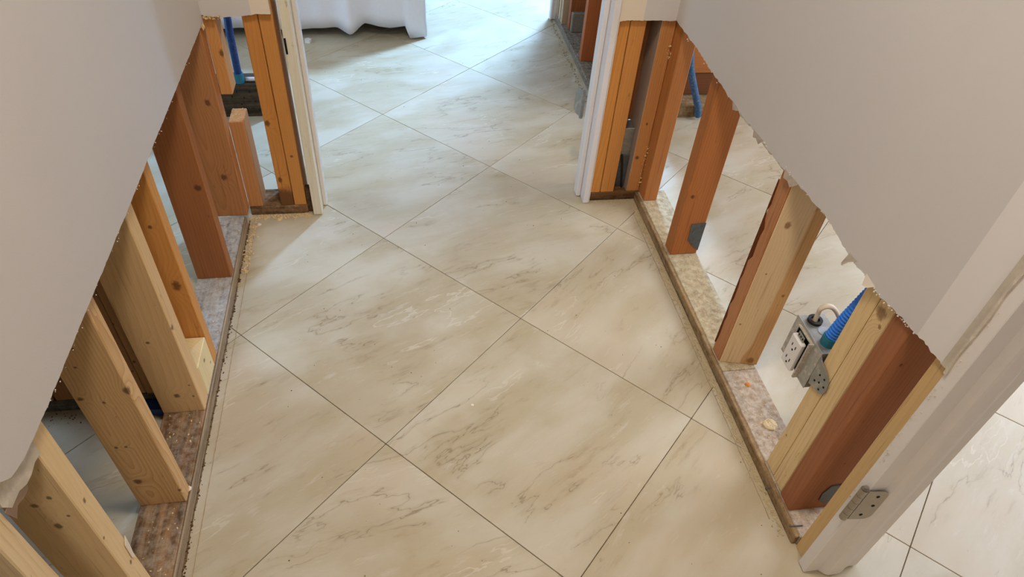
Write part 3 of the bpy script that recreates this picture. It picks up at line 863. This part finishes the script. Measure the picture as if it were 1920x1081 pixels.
box('jamb', XF - 0.002, XR + SD + DW, 3.192, 3.214, 0.002, ZC - 0.002, M_WHITE, d3, 0.001)
box('casing', XF - 0.014, XF - 0.0025, 3.185, 3.213, 0.002, ZC - 0.002, M_WHITE, d3, 0.002)
box('jamb', XF - 0.002, XR + SD + DW, 4.20, 4.222, 0.002, ZC - 0.002, M_WHITE, d3, 0.001)
wb2 = board('wall_beyond_right_end', 'y', XF, XR + SD, 4.224, 4.99, [(0, 0.001), (6, 0.001)], seed=72, step=0.05)
meta(wb2, 'pale intact wall past the far room doorway', 'wall', kind='structure')

# ------------------------------------------------------------------ electrical box with outlet
eb = empty('electrical_box', (0.79, 0.80, 0.287), 'galvanised outlet box with white receptacle fixed to the pale studs', 'outlet box')
X0, X1, Y0, Y1, Z0, Z1 = 0.768, 0.822, 0.7475, 0.849, 0.288, 0.389
bm = bmesh.new()
t = 0.0018
bm_box(bm, X0, X1, Y0, Y0 + t, Z0, Z1); bm_box(bm, X0, X1, Y1 - t, Y1, Z0, Z1)
bm_box(bm, X0, X1, Y0 + t, Y1 - t, Z0, Z0 + t); bm_box(bm, X0, X1, Y0 + t, Y1 - t, Z1 - t, Z1)
bm_box(bm, X1 - t, X1, Y0 + t, Y1 - t, Z0 + t, Z1 - t)
mesh_obj('box_body', bm, M_STEEL, eb)
box('inner_shade_block', X0 + 0.002, X1 - 0.004, Y0 + 0.003, Y1 - 0.003, Z0 + 0.003, Z1 - 0.003, M_BLACK, eb, 0.0)  # black filler block in place of the shade inside the hollow box
# flat cover with a raised collar round the opening, smeared with plaster
bm = bmesh.new()
ya, yb, za, zb = 0.777, 0.833, 0.286, 0.384
xa = X0 - 0.0015
bm_box(bm, xa - 0.0012, xa, Y0 - 0.001, ya, Z0 - 0.001, Z1 + 0.002)
bm_box(bm, xa - 0.0012, xa, yb, Y1 + 0.001, Z0 - 0.001, Z1 + 0.002)
bm_box(bm, xa - 0.0012, xa, ya, yb, zb, Z1 + 0.002)
mesh_obj('cover_plate', bm, plain('plaster_smeared_steel', (168, 164, 154), 0.6, 0.35, 0.4, var=0.15, scale=90, dirt=(210, 200, 182), dirtamt=0.8, bump=0.4), eb)
bm = bmesh.new()
xc = xa - 0.011
bm_box(bm, xc, xa, ya - 0.002, ya + 0.0022, za, zb)
bm_box(bm, xc + 0.004, xa, ya + 0.0022, yb - 0.0022, zb - 0.0022, zb)
mesh_obj('raised_collar', bm, plain('plaster_crusted_collar', (176, 166, 148), 0.8, 0.2, 0.1, var=0.2, scale=160, dirt=(214, 204, 186), dirtamt=0.8, bump=0.8), eb)
rec = box('receptacle', xc - 0.004, xc + 0.008, 0.7885, 0.8265, 0.289, 0.367, M_PLASTIC, eb, 0.0025)
for zc in (0.3475, 0.3115):
    for (dy, h) in ((-0.0065, 0.0075), (0.0065, 0.0065)):
        box('outlet_slot', xc - 0.0046, xc - 0.0038, 0.806 + dy - 0.0010, 0.806 + dy + 0.0010, zc - h / 2, zc + h / 2, M_SLOT, rec, 0.0)
    cyl('ground_hole', (xc - 0.0046, 0.806, zc - 0.0105), 0.0024, (1, 0, 0), 0.0008, M_SLOT, rec, 10)
# yoke with its screw slots above and below the device
for (z0, z1) in ((0.3672, 0.381), (0.2885, 0.2925)):
    yk = box('mounting_strap', xc + 0.001, xc + 0.0024, 0.795, 0.817, z0, z1, M_STEEL, eb, 0.0006)
    if z0 > 0.3:
        for y in (0.799, 0.806, 0.813):
            cyl('screw_hole', (xc + 0.0006, y, 0.3745), 0.0022, (1, 0, 0), 0.0006, M_SLOT, yk, 8)
# bracket ear nailed to the stud face
ep = [(0.7675, 0.742, 0.309), (0.7675, 0.7475, 0.335), (0.7675, 0.7475, 0.385), (0.7675, 0.741, 0.378)]
for k in range(9):
    a = math.radians(75 - k * 22)
    ep.append((0.7675, 0.717 - 0.021 * math.cos(a) * 1.0, 0.343 + 0.026 * math.sin(a)))
ear = prism('bracket_ear', ep, (-0.0016, 0, 0), M_STEEL, eb)
for (y, z) in ((0.727, 0.352), (0.712, 0.356), (0.720, 0.338), (0.705, 0.342), (0.713, 0.326), (0.732, 0.330)):
    cyl('nail_hole', (0.7657, y, z), 0.0022, (-1, 0, 0), 0.0006, M_SLOT, ear, 8)
cyl('cable_grommet', (0.792, 0.831, Z1), 0.0145, (0, 0, 1), 0.006, M_BLACK, eb, 24, hole=0.0085)
cyl('knockout', (0.799, 0.803, Z1), 0.0125, (0, 0, 1), 0.0008, plain('bright_zinc', (168, 176, 182), 0.3, 0.5, 0.8), eb, 24)
cyl('conduit_connector', (0.791, 0.773, Z1), 0.0155, (0, 0, 1), 0.020, M_TEAL, eb, 20)

o = tube('conduit', [(0.791, 0.773, Z1 + 0.012), (0.798, 0.771, 0.45), (0.812, 0.768, 0.51), (0.830, 0.766, 0.58), (0.842, 0.766, 0.70), (0.845, 0.766, 1.0), (0.845, 0.766, 1.6)], 0.0128, M_BLUE, None, rib=0.0070, amp=0.11, n=16)
meta(o, 'bright blue ribbed conduit rising from the outlet box', 'conduit')
o = tube('cable', [(0.792, 0.831, Z1 - 0.02), (0.791, 0.831, 0.41), (0.789, 0.829, 0.426), (0.795, 0.825, 0.437), (0.806, 0.822, 0.436), (0.818, 0.820, 0.425), (0.832, 0.818, 0.408), (0.846, 0.812, 0.405), (0.853, 0.800, 0.45), (0.854, 0.79, 0.62)], 0.0056, M_BEIGE, None, step=0.003, n=10, flat=0.72)
meta(o, 'beige electrical cable looping out of the outlet box', 'cable')

# ------------------------------------------------------------------ other conduits and services
cl = empty('conduit', (-0.541, 2.37, 0.127), 'dark blue conduit standing on a dark board beyond the left jamb', 'conduit')
tube('conduit_tube', [(-0.541, 2.37, 0.15), (-0.538, 2.37, 0.3), (-0.532, 2.37, 0.6), (-0.53, 2.37, 2.3)], 0.012, M_BLUEDK, cl, rib=0.006, amp=0.04, n=14)
cyl('conduit_connector', (-0.541, 2.37, 0.127), 0.0165, (0, 0, 1), 0.034, M_TEAL, cl, 18)
bd = empty('timber_board', (-0.7, 2.39, 0.0), 'dark nail-holed timber lying behind the left stub wall', 'board')
mb = dusty('old_dark_timber', (84, 70, 52), (112, 98, 78), 0.3, 'X', dark=(44, 36, 28))
box('board_body', -1.15, -0.44, 2.352, 2.44, 0.0, 0.126, mb, bd, 0.003)
for (x, z) in ((-0.556, 0.10), (-0.535, 0.075), (-0.512, 0.098), (-0.50, 0.06), (-0.548, 0.05), (-0.575, 0.08)):
    cyl('nail_hole', (x, 2.3522, z), 0.0028, (0, -1, 0), 0.0008, M_SLOT, bd, 8)
o = tube('white_pipe', [(-0.52, 2.375, 0.1345), (-0.47, 2.375, 0.1345), (-0.445, 2.375, 0.1345)], 0.0075, M_PLASTIC)
meta(o, 'thin white pipe lying on the dark timber', 'pipe')
o = tube('conduit', [(1.048, 2.245, 0.32), (1.075, 2.247, 0.215), (1.130, 2.252, 0.090), (1.150, 2.254, 0.045), (1.156, 2.254, 0.013)], 0.0125, plain('dusty_blue_conduit', (58, 92, 126), 0.7, 0.25, var=0.1, scale=160, dirt=(150, 130, 96), dirtamt=0.6), None, rib=0.006, amp=0.05, n=14)
meta(o, 'dusty blue conduit slanting down to the floor behind right studs', 'conduit')
# metal box with cable lurking in the gap right of the far doorway
jb = empty('junction_box', (0.71, 1.875, 0.0315), 'grey dusty metal box in the gap beside the far right jamb', 'metal box')
box('box_body', 0.690, 0.728, 1.80, 1.853, 0.0315, 0.245, M_STEEL, jb, 0.002)
box('box_lid', 0.6895, 0.7275, 1.7965, 1.7995, 0.0315, 0.15, M_STEELDK, jb, 0.001)
tube('box_wire', [(0.700, 1.793, 0.155), (0.705, 1.788, 0.12), (0.712, 1.790, 0.07), (0.716, 1.785, 0.036)], 0.003, M_BLACK, jb, step=0.006, n=8)
# blue plastic scrap by the left studs
o = prism('plastic_scrap', [(-0.622, 1.062, 0.0005), (-0.585, 1.063, 0.0005), (-0.566, 1.030, 0.0005), (-0.602, 1.034, 0.0005), (-0.618, 1.045, 0.0005)], (0, 0, 0.022), plain('blue_plastic', (20, 66, 140), 0.5, 0.4, var=0.1))
meta(o, 'small blue plastic scrap on the floor behind the left studs', 'plastic scrap')

# ------------------------------------------------------------------ cloth-covered table in the far room
HEM = [(-1.4, 0.045), (-0.62, 0.05), (-0.39, 0.042), (-0.305, 0.049), (-0.233, 0.053), (-0.205, 0.041), (-0.176, 0.034), (-0.153, 0.043), (-0.116, 0.068), (-0.067, 0.058), (-0.01, 0.049), (0.064, 0.056), (0.072, 0.006), (0.155, 0.012)]
bm = bmesh.new()
cx0, cx1, cy0, cy1, ct = -1.30, 0.135, 3.015, 3.75, 0.80
path = []
n = 150
for k in range(n): path.append((cx0 + (cx1 - cx0) * k / n, cy0, 0, -1))
for k in range(6):
    a = -math.pi / 2 + math.pi / 2 * k / 6
    path.append((cx1, cy0, math.cos(a), math.sin(a)))
for k in range(50): path.append((cx1, cy0 + (cy1 - cy0) * k / 50, 1, 0))
for k in range(70): path.append((cx1 - (cx1 - cx0) * k / 70, cy1, 0, 1))
for k in range(50): path.append((cx0, cy1 - (cy1 - cy0) * k / 50, -1, 0))
rows = 14
gridv = []
for idx, (x, y, nx, ny) in enumerate(path):
    col = []
    if ny < -0.5: hem = interp(HEM, x + 0.02 * nx)
    elif nx > 0.5: hem = 0.012 + 0.012 * math.sin(idx * 0.35) ** 2
    else: hem = 0.05
    s = x * 1.0 + y * 1.3
    fold = math.exp(-((x + 0.176) / 0.03) ** 2) * 0.035 if ny < -0.5 else 0
    wav = 0.5 * math.sin(s * 26) + 0.35 * math.sin(s * 47 + 1.3) + 0.2 * math.sin(s * 80 + 0.4)
    for r in range(rows + 1):
        t = r / rows
        z = ct + (hem - ct) * t
        off = 0.004 + 0.014 * t ** 1.4 * (1 + 0.4 * wav) + fold * t ** 2
        if ny < -0.5 and x > 0.068: off += 0.012 * t
        col.append(bm.verts.new((x + nx * off, y + ny * off, z)))
    gridv.append(col)
m = len(gridv)
for i in range(m):
    A, B = gridv[i], gridv[(i + 1) % m]
    for r in range(rows):
        bm.faces.new((A[r], A[r + 1], B[r + 1], B[r]))
bm.faces.new([c[0] for c in gridv][::-1])
bmesh.ops.recalc_face_normals(bm, faces=bm.faces)
cloth = mesh_obj('tablecloth', bm, M_CLOTH, None, smooth=True)
meta(cloth, 'white cloth draped nearly to the floor in the far room', 'cloth')
md = cloth.modifiers.new('thickness', 'SOLIDIFY'); md.thickness = 0.002; md.offset = -1
tb = empty('covered_table', (-0.58, 3.55, 0), 'low table hidden under the white cloth', 'table')
box('table_top', cx0 + 0.01, cx1 - 0.01, cy0 + 0.01, cy1 - 0.01, ct - 0.04, ct - 0.004, wood('table_timber', *HONEY, along='X'), tb)
for (x, y) in ((cx0 + 0.08, cy0 + 0.2), (cx1 - 0.12, cy0 + 0.2), (cx0 + 0.08, cy1 - 0.12), (cx1 - 0.12, cy1 - 0.12)):
    box('leg', x, x + 0.05, y, y + 0.05, 0, ct - 0.041, M_STEELDK, tb)
o = prism('paper_scrap', [(-0.372, 2.957, 0.0004), (-0.352, 2.952, 0.0004), (-0.345, 2.972, 0.0004), (-0.36, 2.985, 0.0004), (-0.373, 2.975, 0.0004)], (0, 0, 0.012), M_PLASTIC)
meta(o, 'small crumpled white scrap on the floor by the cloth', 'scrap')

M_CAULK = plain('old_caulk', (158, 136, 102), 0.9, 0.1, var=0.25, scale=120)
# ------------------------------------------------------------------ dirt lines, painted gap shade, debris and chips
# paint and caulk line where the skirting boards stood
for (x, y0, y1) in ((-0.440, 0.3, 1.72), (0.7355, 0.62, 1.70)):
    R = random.Random(int(y0 * 100))
    pts = []
    k = 0
    y = y0
    left, right = [], []
    while y < y1:
        w = R.uniform(0.0003, 0.0010)
        jx = R.uniform(-0.0006, 0.0006)
        left.append((x + jx - w, y, 0.0002)); right.append((x + jx + w, y, 0.0002))
        y += 0.012
    prism('caulk_line', left + right[::-1], (0, 0, 0.0005), M_CAULK, floor)


def plate_strip(x0, x1, y0, y1, mat, seed, zt=0.0009, amp=0.003):
    """ragged strip beside a plate: old adhesive at right, painted gap shade at left"""
    R = random.Random(seed)
    a, b = [], []
    y = y0
    w = 0
    while y < y1:
        w = w * 0.7 + R.uniform(-1, 1) * amp
        a.append((x0 + w + R.uniform(-0.001, 0.001), y, 0.0001)); b.append((x1, y, 0.0001))
        y += 0.007
    return prism('residue_and_gap_shade', (a + b[::-1]), (0, 0, zt), mat, floor)


plate_strip(0.744, XR - 0.0175, 0.60, 1.745, M_DUST, 5)
plate_strip(-0.4575, XL + 0.0055, 0.4, 1.74, plain('brown_gap_shade', (112, 90, 62), 0.95, 0.1, var=0.25, scale=150, bump=0.6, dirt=(80, 58, 36)), 6, 0.0006, 0.0008)  # brown strip paints the shade of the gap between left plate and tile
sp = []
for _ in range(900):
    y = RNG.uniform(0.58, 1.74)
    sp.append((XR - 0.019 - abs(RNG.gauss(0, 0.007)), y, 0.0008))
for _ in range(120):
    sp.append((RNG.uniform(0.60, 0.76), YE - 0.004 - abs(RNG.gauss(0, 0.008)), 0.0003))
o = crumbs('plaster_grit', sp, M_DUST, None, 0.0008, 0.0028, 0.7, 81, 2.0)
meta(o, 'tan plaster grit along the foot of the right plate', 'debris')
sp = [(XL + 0.007 + abs(RNG.gauss(0, 0.003)), RNG.uniform(0.4, 1.74), 0.0005) for _ in range(300)]
o = crumbs('dark_grit', sp, M_CHIPDK, None, 0.0007, 0.0026, 0.7, 82, 2.0)
meta(o, 'dark grit along the foot of the left plate', 'debris')
sp = [(RNG.uniform(-0.45, -0.28), YE - 0.004 - abs(RNG.gauss(0, 0.010)), 0.0004) for _ in range(260)]
sp += [(-0.447 + RNG.gauss(0, 0.006), RNG.uniform(1.5, 1.75), 0.0006) for _ in range(160)]
o = crumbs('wood_shavings', sp, M_CHIP, None, 0.001, 0.0036, 0.5, 83, 2.2)
meta(o, 'pale wood shavings heaped below the left stub wall', 'debris')
sp = [(RNG.uniform(0.77, 0.85), RNG.uniform(0.58, 1.72), ZP + 0.0002) for _ in range(420)]
o = crumbs('plaster_grit', sp, M_CHIP, None, 0.0006, 0.0022, 0.6, 84, 1.8)
meta(o, 'plaster crumbs scattered on top of the right sole plate', 'debris')
sp = [(RNG.uniform(-0.55, -0.47), RNG.uniform(0.6, 1.70), ZP + 0.0002) for _ in range(160)]
o = crumbs('wood_shavings', sp, M_CHIP, None, 0.0006, 0.0022, 0.6, 85, 2.5)
meta(o, 'splinters scattered on top of the left sole plate', 'debris')
sp = [(RNG.uniform(-0.43, 0.73), RNG.uniform(0.5, 3.0), 0.0002) for _ in range(150)]
o = crumbs('floor_grit', sp, M_CHIPDK, None, 0.0006, 0.0017, 0.6, 86, 1.6)
meta(o, 'dark specks of grit strewn over the tiles', 'debris')
sp = [(0.76 - abs(RNG.gauss(0, 0.01)), RNG.uniform(2.4, 3.18), 0.0002) for _ in range(220)]
sp += [(RNG.uniform(0.775, 0.85), RNG.uniform(2.4, 3.15), ZP + 0.0002) for _ in range(160)]
o = crumbs('rubble_bits', sp, plain('grey_rubble', (140, 130, 112), 0.95, 0.1, var=0.3, scale=160), None, 0.0008, 0.0034, 0.7, 87, 2.0)
meta(o, 'grey rubble bits along the opened wall of the far room', 'debris')


def lump(name, c, r, h, mat, label, seed):
    R = random.Random(seed)
    bm = bmesh.new()
    n = 14
    rings = []
    for q, (rs, hs) in enumerate(((1.0, 0.0), (0.92, 0.5), (0.7, 0.85), (0.35, 1.0))):
        rings.append([bm.verts.new((r * rs * R.uniform(0.82, 1.12) * math.cos(6.283 * k / n), r * rs * R.uniform(0.82, 1.12) * math.sin(6.283 * k / n), h * hs * R.uniform(0.7, 1.1) if hs else 0)) for k in range(n)])
    for A, B in zip(rings, rings[1:]):
        for k in range(n): bm.faces.new((A[k], A[(k + 1) % n], B[(k + 1) % n], B[k]))
    bm.faces.new(rings[-1]); bm.faces.new(rings[0][::-1])
    return meta(mesh_obj(name, bm, mat, None, c), label, 'lump')


lump('plaster_lump', (0.820, 0.832, ZP), 0.017, 0.006, M_PLASTERLUMP, 'flat tan plaster lump on the right sole plate', 3)
lump('plaster_lump', (0.814, 0.952, ZP), 0.007, 0.003, plain('rusty_plaster', (190, 118, 52), 0.9, 0.1, var=0.2, scale=200), 'rusty orange blob on the right sole plate', 4)
lump('plaster_chip', (-0.43, 1.715, 0.0), 0.006, 0.004, M_CREAM, 'larger pale chip on the tiles by the left stub wall', 5)
lump('plaster_chip', (-0.375, 1.735, 0.0), 0.007, 0.004, M_CHIP, 'curled pale chip below the double orange studs', 6)
lump('plaster_chip', (0.135, 0.985, 0.0), 0.004, 0.002, M_CREAM, 'lone white chip in the middle of the passage floor', 7)
lump('plaster_chip', (-0.468, 0.815, ZP), 0.006, 0.004, M_CREAM, 'pale chip lying at the foot of a left stud', 8)
